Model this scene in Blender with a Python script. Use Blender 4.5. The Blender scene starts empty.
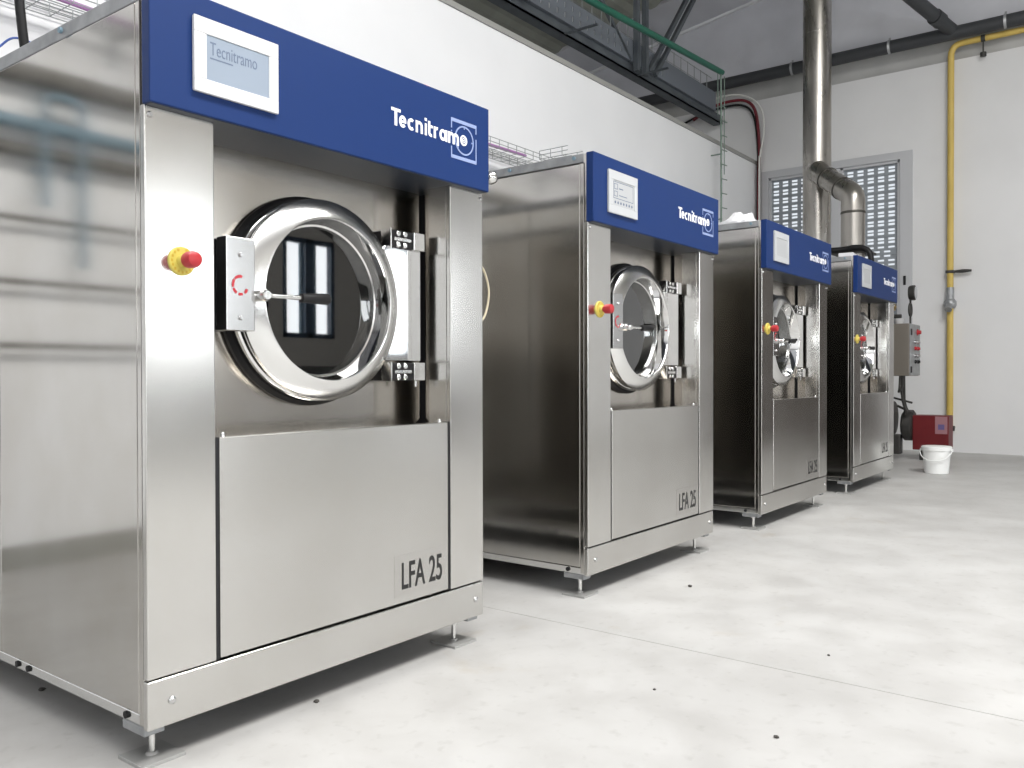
import bpy, bmesh, math, random
from mathutils import Vector, Matrix
random.seed(7)
PI = math.pi
sc = bpy.context.scene
col = sc.collection

# ------------------------------------------------------------------ materials
def lin(c):
    c = c / 255.0
    return c / 12.92 if c <= .04045 else ((c + .055) / 1.055) ** 2.4
def rgb(r, g, b): return (lin(r), lin(g), lin(b), 1)

def mat(name, color, rough=.5, metal=0.0, spec=.5, noise=None, bump=None, aniso=0.0, tan='Z', rnoise=None, emit=None, coat=0):
    m = bpy.data.materials.new(name); m.use_nodes = True
    nt = m.node_tree; b = nt.nodes['Principled BSDF']; L = nt.links
    b.inputs['Base Color'].default_value = color
    b.inputs['Roughness'].default_value = rough
    b.inputs['Metallic'].default_value = metal
    b.inputs['Specular IOR Level'].default_value = spec
    b.inputs['Coat Weight'].default_value = coat
    tc = nt.nodes.new('ShaderNodeTexCoord')
    if noise:   # (scale xyz, detail, colour a, colour b, lo, hi)
        sc3, det, ca, cb, lo, hi = noise
        mp = nt.nodes.new('ShaderNodeMapping'); mp.inputs['Scale'].default_value = sc3
        n = nt.nodes.new('ShaderNodeTexNoise'); n.inputs['Scale'].default_value = 1; n.inputs['Detail'].default_value = det
        r = nt.nodes.new('ShaderNodeValToRGB')
        r.color_ramp.elements[0].position = lo; r.color_ramp.elements[0].color = ca
        r.color_ramp.elements[1].position = hi; r.color_ramp.elements[1].color = cb
        L.new(tc.outputs['Object'], mp.inputs[0]); L.new(mp.outputs[0], n.inputs['Vector'])
        L.new(n.outputs['Fac'], r.inputs[0]); L.new(r.outputs[0], b.inputs['Base Color'])
    if rnoise:
        sc3, lo, hi = rnoise
        mp = nt.nodes.new('ShaderNodeMapping'); mp.inputs['Scale'].default_value = sc3
        n = nt.nodes.new('ShaderNodeTexNoise'); n.inputs['Scale'].default_value = 1; n.inputs['Detail'].default_value = 4
        mr = nt.nodes.new('ShaderNodeMapRange'); mr.inputs['From Min'].default_value = .3; mr.inputs['From Max'].default_value = .7
        mr.inputs['To Min'].default_value = lo; mr.inputs['To Max'].default_value = hi
        L.new(tc.outputs['Object'], mp.inputs[0]); L.new(mp.outputs[0], n.inputs['Vector'])
        L.new(n.outputs['Fac'], mr.inputs[0]); L.new(mr.outputs[0], b.inputs['Roughness'])
    if bump:    # (scale xyz, strength, distance)
        sc3, st, di = bump
        mp = nt.nodes.new('ShaderNodeMapping'); mp.inputs['Scale'].default_value = sc3
        n = nt.nodes.new('ShaderNodeTexNoise'); n.inputs['Scale'].default_value = 1; n.inputs['Detail'].default_value = 5
        bp = nt.nodes.new('ShaderNodeBump'); bp.inputs['Strength'].default_value = st; bp.inputs['Distance'].default_value = di
        L.new(tc.outputs['Object'], mp.inputs[0]); L.new(mp.outputs[0], n.inputs['Vector'])
        L.new(n.outputs['Fac'], bp.inputs['Height']); L.new(bp.outputs[0], b.inputs['Normal'])
    if aniso:
        b.inputs['Anisotropic'].default_value = aniso; b.inputs['Anisotropic Rotation'].default_value = .25
        t = nt.nodes.new('ShaderNodeTangent'); t.direction_type = 'RADIAL'; t.axis = tan
        L.new(t.outputs[0], b.inputs['Tangent'])
    if emit:
        b.inputs['Emission Color'].default_value = emit[0]; b.inputs['Emission Strength'].default_value = emit[1]
    return m

STEEL = (.60, .59, .57, 1)
M = {}
M['front'] = mat('brushed_steel', STEEL, .2, 1, aniso=.35, rnoise=((2, 2, 3), .18, .23),
                 noise=((3, 3, 3), 5, (.60, .588, .562, 1), (.68, .67, .65, 1), .3, .7))
M['panel'] = mat('long_brushed_steel', STEEL, .24, 1, aniso=.8, rnoise=((2, 2, 3), .22, .27),
                 noise=((3, 3, 3), 5, (.58, .567, .54, 1), (.655, .645, .625, 1), .3, .7))
M['side'] = mat('sheet_steel', STEEL, .09, 1, rnoise=((3, 3, 2), .08, .115),
                noise=((4, 4, 4), 6, (.53, .51, .475, 1), (.60, .59, .57, 1), .3, .75))
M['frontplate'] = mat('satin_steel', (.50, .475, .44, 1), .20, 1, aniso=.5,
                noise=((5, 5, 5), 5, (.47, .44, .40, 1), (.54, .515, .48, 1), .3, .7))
M['chrome'] = mat('polished_steel', (.74, .74, .735, 1), .05, 1)
M['chrome2'] = mat('bright_steel', (.74, .74, .73, 1), .16, 1)
M['ringface'] = mat('satin_ring', (.80, .80, .79, 1), .21, 1)
M['galv'] = mat('galvanised_steel', (.36, .37, .38, 1), .45, .7, noise=((20, 20, 20), 3, (.30, .31, .32, 1), (.42, .43, .44, 1), .3, .7))
M['blue'] = mat('blue_enamel', rgb(21, 48, 100), .45, spec=.25, bump=((400, 400, 400), .04, .001))
M['white_plastic'] = mat('white_plastic', (.62, .62, .63, 1), .4)
M['lcd'] = mat('screen_glass', rgb(145, 156, 170), .10)
M['lcd_ink'] = mat('screen_ink', rgb(95, 108, 130), .4)
M['keypad'] = mat('keypad_film', rgb(176, 178, 180), .35)
M['logo_white'] = mat('logo_white', (.9, .9, .92, 1), .4)
M['logo_pale'] = mat('logo_pale', rgb(140, 155, 195), .4)
M['black'] = mat('black_rubber', (.010, .010, .011, 1), .5, spec=.3)
M['dark'] = mat('gap_shade', (.01, .01, .012, 1), .8)  # near-black, shade of the gaps put into the colour
M['ink'] = mat('black_ink', (.012, .012, .012, 1), .4)
M['red'] = mat('red_plastic', rgb(172, 42, 48), .4)
M['redmark'] = mat('red_mark', rgb(175, 45, 55), .5)
M['yellow_disc'] = mat('yellow_disc', rgb(200, 184, 88), .5)
M['screw'] = mat('screw_steel', (.6, .6, .6, 1), .25, 1)
M['burner_red'] = mat('red_enamel', rgb(100, 28, 32), .45, spec=.3, noise=((6, 6, 6), 3, rgb(96, 28, 32), rgb(108, 33, 36), .3, .7))
M['cbox'] = mat('grey_enamel', rgb(128, 122, 114), .35, .35)
M['duct'] = mat('duct_steel', (.42, .40, .37, 1), .30, .95, noise=((6, 6, 1.5), 5, (.33, .31, .285, 1), (.47, .45, .42, 1), .3, .7), rnoise=((8, 8, 2), .22, .38))
M['duct_dark'] = mat('seam_dark', (.09, .085, .075, 1), .5, .6)
M['yellow_pipe'] = mat('yellow_paint', rgb(200, 172, 88), .45, noise=((10, 10, 4), 3, rgb(192, 165, 82), rgb(210, 182, 98), .3, .7))
M['pipe_dark'] = mat('dark_grey_paint', rgb(56, 58, 61), .55)
M['truss'] = mat('truss_paint', rgb(82, 88, 92), .55, .1, noise=((5, 5, 5), 3, rgb(72, 78, 84), rgb(92, 98, 102), .3, .7))
M['traygrey'] = mat('tray_zinc', rgb(118, 124, 132), .5, .2)
M['green'] = mat('green_conduit', rgb(30, 96, 78), .4)
M['wire'] = mat('zinc_wire', rgb(150, 155, 155), .4, .6)
M['greenwire'] = mat('greenish_wire', rgb(110, 128, 118), .5, .3)
M['redcable'] = mat('red_cable', rgb(110, 25, 38), .5)
M['whitecable'] = mat('white_cable', rgb(220, 220, 215), .5)
M['bluecable'] = mat('blue_cable', rgb(60, 90, 165), .5)
M['violet'] = mat('violet_cable', rgb(165, 120, 170), .5)
M['beigecable'] = mat('beige_cable', rgb(200, 190, 165), .5)
M['bag'] = mat('white_film', (.66, .66, .68, 1), .4)
M['bucket'] = mat('white_bucket_plastic', (.86, .87, .86, 1), .35)
M['window'] = mat('grey_aluminium', rgb(192, 193, 196), .45, .1)
M['slat'] = mat('shutter_aluminium', rgb(150, 156, 162), .45, .1)
M['brass'] = mat('brass', (.6, .45, .22, 1), .35, .9)
M['iron'] = mat('dark_iron', (.06, .058, .055, 1), .5, .6)
M['bluish_pipe'] = mat('bluegrey_pipe', rgb(120, 145, 160), .5)
M['grey_pipe'] = mat('grey_pipe', rgb(110, 108, 104), .5)
M['debris'] = mat('debris', (.06, .055, .05, 1), .9)
M['wall'] = mat('white_plaster', (.76, .765, .78, 1), .75, noise=((1.3, 1.3, 1.3), 6, (.74, .747, .762, 1), (.79, .795, .808, 1), .3, .7), bump=((30, 30, 30), .05, .004))
M['wallback'] = mat('white_paint', (.74, .74, .745, 1), .8, noise=((1.3, 1.3, 1.3), 6, (.70, .70, .705, 1), (.76, .76, .765, 1), .3, .7), bump=((20, 20, 20), .08, .004))
M['gable'] = mat('grey_panel', rgb(205, 206, 212), .75, noise=((1, 2, 2), 5, rgb(196, 197, 203), rgb(212, 213, 219), .3, .7))
M['ledge'] = mat('grey_concrete', rgb(180, 180, 178), .85, noise=((2, 2, 2), 6, rgb(166, 166, 164), rgb(190, 190, 188), .3, .7))
M['cap'] = mat('grey_cap', rgb(150, 150, 146), .6)
M['roof'] = mat('roof_sheet', rgb(150, 152, 142), .7, noise=((3, 1, 1), 4, rgb(140, 142, 132), rgb(160, 162, 152), .3, .7))
M['opp'] = mat('beige_plaster', (.44, .425, .40, 1), .8)
M['added_band'] = mat('dark_band_grey', (.10, .10, .10, 1), .7)
M['added_door'] = mat('added_door_dark', rgb(70, 62, 57), .5)
M['pane'] = mat('daylit_pane', (.8, .85, .9, 1), .3, emit=((.95, .98, 1, 1), 6.0))
M['darkframe'] = mat('window_frame_blue', rgb(50, 66, 84), .4)

def floor_mat():
    m = bpy.data.materials.new('polished_concrete'); m.use_nodes = True
    nt = m.node_tree; b = nt.nodes['Principled BSDF']; L = nt.links
    tc = nt.nodes.new('ShaderNodeTexCoord')
    def noise(s, det, dist=0):
        n = nt.nodes.new('ShaderNodeTexNoise'); n.inputs['Scale'].default_value = s; n.inputs['Detail'].default_value = det
        n.inputs['Distortion'].default_value = dist
        L.new(tc.outputs['Object'], n.inputs['Vector']); return n
    def ramp(n, a, ca, bb, cb):
        r = nt.nodes.new('ShaderNodeValToRGB'); r.color_ramp.elements[0].position = a; r.color_ramp.elements[0].color = ca
        r.color_ramp.elements[1].position = bb; r.color_ramp.elements[1].color = cb
        L.new(n.outputs['Fac'], r.inputs[0]); return r
    def mul(a, c, f=1):
        x = nt.nodes.new('ShaderNodeMix'); x.data_type = 'RGBA'; x.blend_type = 'MULTIPLY'; x.inputs[0].default_value = f
        L.new(a.outputs[0] if a.type != 'MIX' else a.outputs[2], x.inputs[6]); L.new(c.outputs[0], x.inputs[7]); return x
    a = ramp(noise(.9, 8, .6), .32, (.44, .435, .425, 1), .68, (.52, .517, .507, 1))
    bn = ramp(noise(5, 10, .3), .35, (.90, .895, .89, 1), .6, (1, 1, 1, 1))
    c = ramp(noise(26, 6), .28, (.80, .79, .78, 1), .42, (1, 1, 1, 1))
    st = ramp(noise(1.6, 6, 1.5), .66, (1, 1, 1, 1), .76, (.90, .85, .78, 1))
    x = mul(mul(mul(a, bn), c, .5), st, .8)
    L.new(x.outputs[2], b.inputs['Base Color'])
    rn = ramp(noise(2.5, 6), .3, (.42, .42, .42, 1), .7, (.6, .6, .6, 1))
    L.new(rn.outputs[0], b.inputs['Roughness'])
    bp = nt.nodes.new('ShaderNodeBump'); bp.inputs['Strength'].default_value = .12; bp.inputs['Distance'].default_value = .004
    L.new(noise(12, 8).outputs['Fac'], bp.inputs['Height']); L.new(bp.outputs[0], b.inputs['Normal'])
    return m
M['floor'] = floor_mat()

def drum_mat():
    m = mat('perforated_drum', (.22, .22, .225, 1), .3, 1)
    nt = m.node_tree; b = nt.nodes['Principled BSDF']; L = nt.links
    tc = nt.nodes.new('ShaderNodeTexCoord'); v = nt.nodes.new('ShaderNodeTexVoronoi'); v.inputs['Scale'].default_value = 70; v.inputs['Randomness'].default_value = 0
    r = nt.nodes.new('ShaderNodeValToRGB'); r.color_ramp.elements[0].position = .28; r.color_ramp.elements[0].color = (.01, .01, .01, 1)
    r.color_ramp.elements[1].position = .34; r.color_ramp.elements[1].color = (.3, .3, .3, 1)
    L.new(tc.outputs['Object'], v.inputs['Vector']); L.new(v.outputs['Distance'], r.inputs[0]); L.new(r.outputs[0], b.inputs['Base Color'])
    return m
M['drum'] = drum_mat()

def glass_mat():
    m = bpy.data.materials.new('smoked_glass'); m.use_nodes = True
    nt = m.node_tree; nt.nodes.remove(nt.nodes['Principled BSDF']); L = nt.links
    out = nt.nodes['Material Output']
    t = nt.nodes.new('ShaderNodeBsdfTransparent'); t.inputs[0].default_value = (.55, .58, .58, 1)
    g = nt.nodes.new('ShaderNodeBsdfGlossy'); g.inputs['Roughness'].default_value = .02; g.inputs['Color'].default_value = (1, 1, 1, 1)
    f = nt.nodes.new('ShaderNodeFresnel'); f.inputs[0].default_value = 2.1
    mx = nt.nodes.new('ShaderNodeMixShader')
    L.new(f.outputs[0], mx.inputs[0]); L.new(t.outputs[0], mx.inputs[1]); L.new(g.outputs[0], mx.inputs[2]); L.new(mx.outputs[0], out.inputs[0])
    return m
M['glass'] = glass_mat()

# ------------------------------------------------------------------ mesh helpers
def obj(name, bm, m, parent=None, smooth=False, label=None, ang=38):
    me = bpy.data.meshes.new(name); bm.normal_update(); bm.to_mesh(me); bm.free()
    if smooth:
        for p in me.polygons: p.use_smooth = True
        me.set_sharp_from_angle(angle=math.radians(ang))
    for x in (m if isinstance(m, (list, tuple)) else [m]): me.materials.append(x)
    o = bpy.data.objects.new(name, me); col.objects.link(o)
    if parent: o.parent = parent
    if label: o['label'] = label
    return o
def box(bm, x0, x1, y0, y1, z0, z1, bev=0.0, mi=0, seg=2):
    g = bmesh.ops.create_cube(bm, size=1); vs = g['verts']
    for v in vs:
        v.co = Vector(((x0 + x1) / 2 + v.co.x * (x1 - x0), (y0 + y1) / 2 + v.co.y * (y1 - y0), (z0 + z1) / 2 + v.co.z * (z1 - z0)))
    fs = set(f for v in vs for f in v.link_faces)
    if bev:
        es = list({e for f in fs for e in f.edges})
        r = bmesh.ops.bevel(bm, geom=es, offset=bev, segments=seg, affect='EDGES', profile=.5)
        fs = set(r['faces']) | {f for f in fs if f.is_valid}
    for f in fs:
        if f.is_valid: f.material_index = mi
    return bm
def tube(bm, pts, r, n=12, caps=True, mi=0):
    pts = [Vector(p) for p in pts]
    rs = r if isinstance(r, (list, tuple)) else [r] * len(pts)
    rings = []; up = None
    for i, p in enumerate(pts):
        if i == 0: t = pts[1] - p
        elif i == len(pts) - 1: t = p - pts[i - 1]
        else: t = (pts[i + 1] - p).normalized() + (p - pts[i - 1]).normalized()
        t.normalize()
        if up is None:
            a = Vector((0, 0, 1)) if abs(t.z) < .9 else Vector((1, 0, 0))
            up = (a - t * a.dot(t)).normalized()
        else:
            up = (up - t * up.dot(t)).normalized()
        s = t.cross(up)
        rings.append([bm.verts.new(p + (up * math.cos(2 * PI * k / n) + s * math.sin(2 * PI * k / n)) * rs[i]) for k in range(n)])
    for a, b in zip(rings, rings[1:]):
        for k in range(n):
            f = bm.faces.new((a[k], a[(k + 1) % n], b[(k + 1) % n], b[k])); f.material_index = mi
    if caps:
        bm.faces.new(rings[0][::-1]).material_index = mi; bm.faces.new(rings[-1]).material_index = mi
    return bm
def bend(pts, rad=.08, n=6):
    """round the corners of a polyline"""
    pts = [Vector(p) for p in pts]; out = [pts[0]]
    for a, b, c in zip(pts, pts[1:], pts[2:]):
        r = min(rad, (a - b).length * .49, (c - b).length * .49)
        p0 = b + (a - b).normalized() * r; p1 = b + (c - b).normalized() * r
        for k in range(n + 1):
            t = k / n; out.append(p0 * (1 - t) ** 2 + b * 2 * t * (1 - t) + p1 * t * t)
    out.append(pts[-1]); return out
def spline(pts, n=8):
    pts = [Vector(p) for p in pts]; P = [pts[0] * 2 - pts[1]] + pts + [pts[-1] * 2 - pts[-2]]; out = []
    for i in range(1, len(P) - 2):
        for k in range(n):
            t = k / n; a, b, c, d = P[i - 1:i + 3]
            out.append(.5 * ((2 * b) + (c - a) * t + (2 * a - 5 * b + 4 * c - d) * t * t + (3 * b - a - 3 * c + d) * t ** 3))
    out.append(pts[-1]); return out
def lathe(bm, prof, c=(0, 0, 0), axis='Y', n=64, closed=False, mi=0):
    """prof = [(radius, position along the axis)]"""
    c = Vector(c); rings = []
    for r, h in prof:
        ring = []
        for k in range(n):
            a = 2 * PI * k / n
            if axis == 'Y': p = Vector((r * math.cos(a), h, r * math.sin(a)))
            elif axis == 'Z': p = Vector((r * math.cos(a), r * math.sin(a), h))
            else: p = Vector((h, r * math.cos(a), r * math.sin(a)))
            ring.append(bm.verts.new(c + p))
        rings.append(ring)
    pr = list(zip(rings, rings[1:]))
    if closed: pr.append((rings[-1], rings[0]))
    for a, b in pr:
        for k in range(n):
            f = bm.faces.new((a[k], a[(k + 1) % n], b[(k + 1) % n], b[k])); f.material_index = mi
    if not closed:
        for ring, (r, h) in ((rings[0], prof[0]), (rings[-1], prof[-1])):
            if r > 1e-5 and (r, h) in (prof[0], prof[-1]): pass
    bmesh.ops.recalc_face_normals(bm, faces=bm.faces[:])
    return bm
def disc_solid(bm, prof, c, axis='Y', n=48, mi=0):
    """closed lathe that starts and ends near the axis"""
    prof = [(1e-4, prof[0][1])] + list(prof) + [(1e-4, prof[-1][1])]
    return lathe(bm, prof, c, axis, n, mi=mi)
def prism(bm, poly, y0, y1, mi=0):
    """poly in x,z pushed from y0 to y1"""
    a = [bm.verts.new((x, y0, z)) for x, z in poly]; b = [bm.verts.new((x, y1, z)) for x, z in poly]
    n = len(poly)
    bm.faces.new(a).material_index = mi; bm.faces.new(b[::-1]).material_index = mi
    for k in range(n): bm.faces.new((a[k], b[k], b[(k + 1) % n], a[(k + 1) % n])).material_index = mi
    bmesh.ops.recalc_face_normals(bm, faces=bm.faces[:]); return bm
def N(): return bmesh.new()
def thing(name, label, cat, loc=(0, 0, 0), group=None):
    o = bpy.data.objects.new(name, None); col.objects.link(o); o.location = loc; o.empty_display_size = .1
    o['label'] = label; o['category'] = cat
    if group: o['group'] = group
    return o
def tag(o, label, cat, group=None):
    o['label'] = label; o['category'] = cat
    if group: o['group'] = group
    return o
def struct(name, bm, m, parent=None, smooth=False):
    o = obj(name, bm, m, parent, smooth)
    o['kind'] = 'structure'
    return o
def text_bm(s, size_x, h, x, y, z, offset=0.0, extrude=.0008, shear=0, space=1.0):
    """front-facing (towards -y) lettering, left edge x, baseline z, capital height h, total width size_x"""
    cu = bpy.data.curves.new('lettering', 'FONT'); cu.body = s; cu.offset = offset; cu.extrude = 0.01; cu.resolution_u = 5; cu.space_character = space
    o = bpy.data.objects.new('lettering', cu); col.objects.link(o)
    dg = bpy.context.evaluated_depsgraph_get(); me = bpy.data.meshes.new_from_object(o.evaluated_get(dg))
    bpy.data.objects.remove(o); bpy.data.curves.remove(cu)
    bm = N(); bm.from_mesh(me); bpy.data.meshes.remove(me)
    xs = [v.co.x for v in bm.verts]; ys = [v.co.y for v in bm.verts]
    x0, x1, y1 = min(xs), max(xs), max(ys)
    for v in bm.verts:
        X = (v.co.x - x0) / (x1 - x0) * size_x + x; Z = v.co.y / y1 * h + z; Y = y - (v.co.z / .01 * .5 + .5) * extrude
        v.co = (X, Y, Z)
    return bm
def holed(bm, u0, u1, v0, v1, us, vs, put, t0, t1, mi=0):
    """sheet with rectangular holes us x vs, as bars; put(u,v,t)->xyz box corner pairs"""
    def b(ua, ub, va, vb):
        p = put(ua, va, t0); q = put(ub, vb, t1)
        box(bm, min(p[0], q[0]), max(p[0], q[0]), min(p[1], q[1]), max(p[1], q[1]), min(p[2], q[2]), max(p[2], q[2]), mi=mi)
    v = v0
    for a, c in vs:
        b(u0, u1, v, a)
        u = u0
        for ua, uc in us:
            b(u, ua, a, c); u = uc
        b(u, u1, a, c); v = c
    b(u0, u1, v, v1)

# ------------------------------------------------------------------ washer-extractor
W, D, H = 1.1, 1.52, 1.641
PY = .16      # recessed front plate
DX, DZ = .553, 1.024   # door centre
def screw(parent, x, y, z, r=.0075, axis='Y', m='screw'):
    bm = N()
    if axis == 'Y': disc_solid(bm, [(r, y), (r, y - .003), (r * .6, y - .006)], (x, 0, z), 'Y', 14)
    else: disc_solid(bm, [(r, 0), (r, -.003), (r * .6, -.006)], (x, y, z), 'X', 14)
    return obj('screw', bm, M[m], parent, True)

def make_machine():
    t = thing('washing_machine', 'x', 'washing machine', group='row of stainless steel washing machines')
    # side panels, back and top
    for nm, x0, x1 in (('side_panel', 0.0, .012), ('side_panel', W - .012, W)):
        bm = N(); box(bm, x0, x1, .034, .706, .113, H - .037, .0025); s = obj(nm, bm, M['side'], t)
        bm = N(); box(bm, x0 + .001, x1 - .001, .710, D, .113, H - .037, .0025); s = obj('side_panel', bm, M['side'], t)
    bm = N(); box(bm, .012, W - .012, D - .012, D - .001, .1, H - .03, .001); obj('back_panel', bm, M['side'], t)
    bm = N(); box(bm, .03, W - .03, .02, D - .015, H - .03, H - .012, .002); obj('top_panel', bm, M['galv'], t)
    # corner posts
    for x0, x1 in ((.0, .014), (W - .014, W)):
        bm = N(); box(bm, x0 + .0005, x1 - .0005, .017, .0335, .09, H - .036, .0015); obj('corner_post', bm, M['side'], t)
        bm = N(); box(bm, x0 + .001, x1 - .001, .015, .017, .19, H - .036, 0); obj('post_seal', bm, M['iron'], t)
    # rails along the top edge, with plugs
    for x0, x1 in ((.002, .03), (W - .03, W - .002)):
        bm = N(); box(bm, x0, x1, .018, D, H - .034, H, .003); r = obj('top_rail', bm, M['galv'], t)
        for yy in (.06, .36):
            bm = N(); disc_solid(bm, [(.007, 0), (.007, -.006)] if x0 < .5 else [(.007, 0), (.007, .006)], (x0 if x0 < .5 else x1, yy, H - .014), 'X', 12)
            obj('plug', bm, M['bluish_pipe'], r, True, 'blue-grey plug')
    bm = N(); box(bm, .03, W - .03, D - .03, D, H - .034, H, .003); obj('top_rail', bm, M['galv'], t)
    # bottom rails
    for x0, x1, sx in ((.004, .05, 0), (W - .05, W - .004, 1)):
        bm = N(); box(bm, x0, x1, .012, D, .086, .111, .003); r = obj('base_rail', bm, M['chrome2'], t)
        for yy in (.09, .56, .62):
            bm = N(); disc_solid(bm, [(.008, 0), (.008, -.005)] if not sx else [(.008, 0), (.008, .005)], (x0 if not sx else x1, yy, .099), 'X', 12)
            obj('bolt', bm, M['black'], r, True)
        bm = N(); box(bm, x0, x1, .02, .11, .066, .086, .002); obj('foot_bracket', bm, M['galv'], r)
    bm = N(); box(bm, .05, W - .05, .03, D - .03, .088, .098); obj('base_plate', bm, M['dark'], t)
    # kick panel, rolled upper edge
    bm = N(); box(bm, 0, W, 0, .018, .083, .186, .0035, seg=3); k = obj('kick_panel', bm, M['panel'], t)
    for x in (.055, W - .035): screw(k, x, 0, .135, .0085)
    # front pillars with returns to the recess
    for x0, x1, xi in ((.0, .163, .163), (.949, W, .949)):
        bm = N(); box(bm, x0, x1, -.001, .016, .190, 1.388, .003, seg=3)
        if xi < .5: box(bm, xi - .01, xi, .016, .045, .19, 1.388, .001)
        else: box(bm, xi, xi + .01, .016, .086, .19, 1.388, .001)
        p = obj('front_pillar', bm, M['front'], t)
        screw(p, .012 if x0 < .5 else W - .012, -.001, 1.368, .006)
    # recess: inner wall on the hinge side, black gap, plate
    bm = N(); box(bm, .02, .94, PY + .03, PY + .04, .19, 1.6); box(bm, .16, .165, .045, PY + .03, .19, 1.6); box(bm, 1.0, 1.005, .15, PY + .03, .19, 1.6)
    box(bm, .163, .949, .03, .04, .19, .67); box(bm, .1632, .1728, .003, .03, .19, .688); box(bm, .9372, .9488, .003, .03, .19, .688); obj('recess_gap_shade', bm, M['dark'], t)  # black backing and strips fill the gaps in place of their shade
    bm = N(); box(bm, 1.0, 1.004, .02, .15, .19, 1.45); obj('recess_side', bm, M['frontplate'], t)
    plate = N()
    # plate with a round hole (built as a ring of quads from circle to rectangle)
    x0, x1, z0, z1 = .166, .985, .67, 1.45; R = .235; n = 96
    ci, ou = [], []
    for kx in range(n):
        a = 2 * PI * kx / n; c, s = math.cos(a), math.sin(a)
        ci.append(plate.verts.new((DX + R * c, PY, DZ + R * s)))
        k = min(((x1 - DX) if c > 0 else (x0 - DX)) / c if abs(c) > 1e-6 else 9e9, ((z1 - DZ) if s > 0 else (z0 - DZ)) / s if abs(s) > 1e-6 else 9e9)
        ou.append(plate.verts.new((DX + k * c, PY, DZ + k * s)))
    for kx in range(n): plate.faces.new((ci[kx], ou[kx], ou[(kx + 1) % n], ci[(kx + 1) % n]))
    r = bmesh.ops.extrude_face_region(plate, geom=plate.faces[:])
    for v in [g for g in r['geom'] if isinstance(g, bmesh.types.BMVert)]: v.co.y += .006
    bmesh.ops.recalc_face_normals(plate, faces=plate.faces[:])
    obj('front_plate', plate, M['frontplate'], t)
    bm = N(); box(bm, .165, .949, .045, PY, .664, .672, .001); obj('sill', bm, M['frontplate'], t)
    # lower service panel
    bm = N(); box(bm, .173, .937, -.001, .026, .193, .688, .003, seg=3); lp = obj('service_panel', bm, M['panel'], t)
    for x in (.19, .915):
        bm = N(); disc_solid(bm, [(.006, .686), (.006, .694), (.004, .697)], (x, .014, 0), 'Z', 12); obj('fastener', bm, M['screw'], lp, True)
    st = N(); box(st, .715, .925, -.0016, -.0009, .212, .327, 0); sticker = obj('label_plate', st, M['sticker'], lp, label='slightly duller rectangular label')
    obj('model_lettering', text_bm('LFA 25', .165, .074, .743, -.0016, .232, offset=.012), M['ink'], lp, label='black letters LFA 25')
    # header box
    bm = N(); box(bm, -.0012, W + .0012, -.026, .006, 1.388, H + .0015, .003, seg=2); box(bm, .03, W - .03, 0, .012, 1.39, H - .01, 0)
    hd = obj('header_panel', bm, M['blue'], t)
    bm = N(); box(bm, .004, W - .004, -.020, PY + .03, 1.3865, 1.392, 0); obj('header_underside', bm, M['underside'], hd, label='underside with its shade in dark grey')
    bm = N(); box(bm, .003, W - .003, .006, .018, 1.39, H - .002, 0); obj('header_back', bm, M['side'], hd)
    # lettering and emblem
    bm = N(); fy = -.0262
    def stroke(pts, w=.0082):
        pts = [Vector((p[0], 0, p[1])) for p in pts]; L_, R_ = [], []
        for i, p in enumerate(pts):
            d_ = (pts[min(i + 1, len(pts) - 1)] - pts[max(i - 1, 0)]).normalized(); n_ = Vector((-d_.z, 0, d_.x)) * w / 2
            L_.append(p + n_); R_.append(p - n_)
        for k in range(len(pts) - 1):
            q = [L_[k], L_[k + 1], R_[k + 1], R_[k]]
            a = [bm.verts.new((v.x, fy, v.z)) for v in q]; b = [bm.verts.new((v.x, fy - .0012, v.z)) for v in q]
            bm.faces.new(a); bm.faces.new(b[::-1])
            for m_ in range(4): bm.faces.new((a[m_], b[m_], b[(m_ + 1) % 4], a[(m_ + 1) % 4]))
    def arc(cx, cz, rx, rz, a0, a1, n=18): return [(cx + rx * math.cos(math.radians(a0 + (a1 - a0) * k / n)), cz + rz * math.sin(math.radians(a0 + (a1 - a0) * k / n))) for k in range(n + 1)]
    zb, xh, w_ = 1.5, .033, .0082; rz = xh / 2 - w_ / 2; zc = zb + xh / 2
    stroke([(.6835, 1.5425), (.7185, 1.5425)]); stroke([(.7005, 1.546), (.7005, 1.500)], .0095)
    stroke(arc(.7265, zc, .0095, rz, 0, 320)); stroke([(.717, zc), (.740, zc)], .006)
    stroke(arc(.7600, zc, .0105, rz, 52, 308))
    stroke([(.7815, zb), (.7815, zb + xh)]); stroke(arc(.7915, zb + xh - .0135, .0098, .0095, 180, 0)); stroke([(.8013, zb + xh - .0135), (.8013, zb)])
    stroke([(.8180, zb), (.8180, zb + xh)]); stroke([(.8180, zb + .040), (.8180, zb + .048)])
    stroke([(.8320, zb + .043), (.8320, zb + .009)]); stroke(arc(.8400, zb + .0095, .008, .0055, 180, 290)); stroke([(.8275, zb + xh - .004), (.8465, zb + xh - .004)], .007)
    stroke([(.8550, zb), (.8550, zb + xh)]); stroke(arc(.8650, zb + xh - .0135, .0098, .0095, 180, 75))
    stroke(arc(.8895, zc, .0105, rz, 0, 360, 24)); stroke([(.9040, zb), (.9040, zb + xh)])
    stroke([(.9165, zb), (.9165, zb + xh)]); stroke(arc(.9262, zb + xh - .0135, .0094, .0095, 180, 0)); stroke([(.9356, zb + xh - .0135), (.9356, zb)])
    stroke(arc(.9455, zb + xh - .0135, .0094, .0095, 180, 0)); stroke([(.9549, zb + xh - .0135), (.9549, zb)])
    bmesh.ops.recalc_face_normals(bm, faces=bm.faces[:])
    obj('brand_lettering', bm, M['logo_white'], hd, label='white letters Tecnitram')
    bm = N(); cx, cz = .981, 1.5200
    lathe(bm, [(.0155, -.0262), (.0155, -.0275), (.0105, -.0275), (.0105, -.0262)], (cx, 0, cz), 'Y', 32, True)
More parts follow.
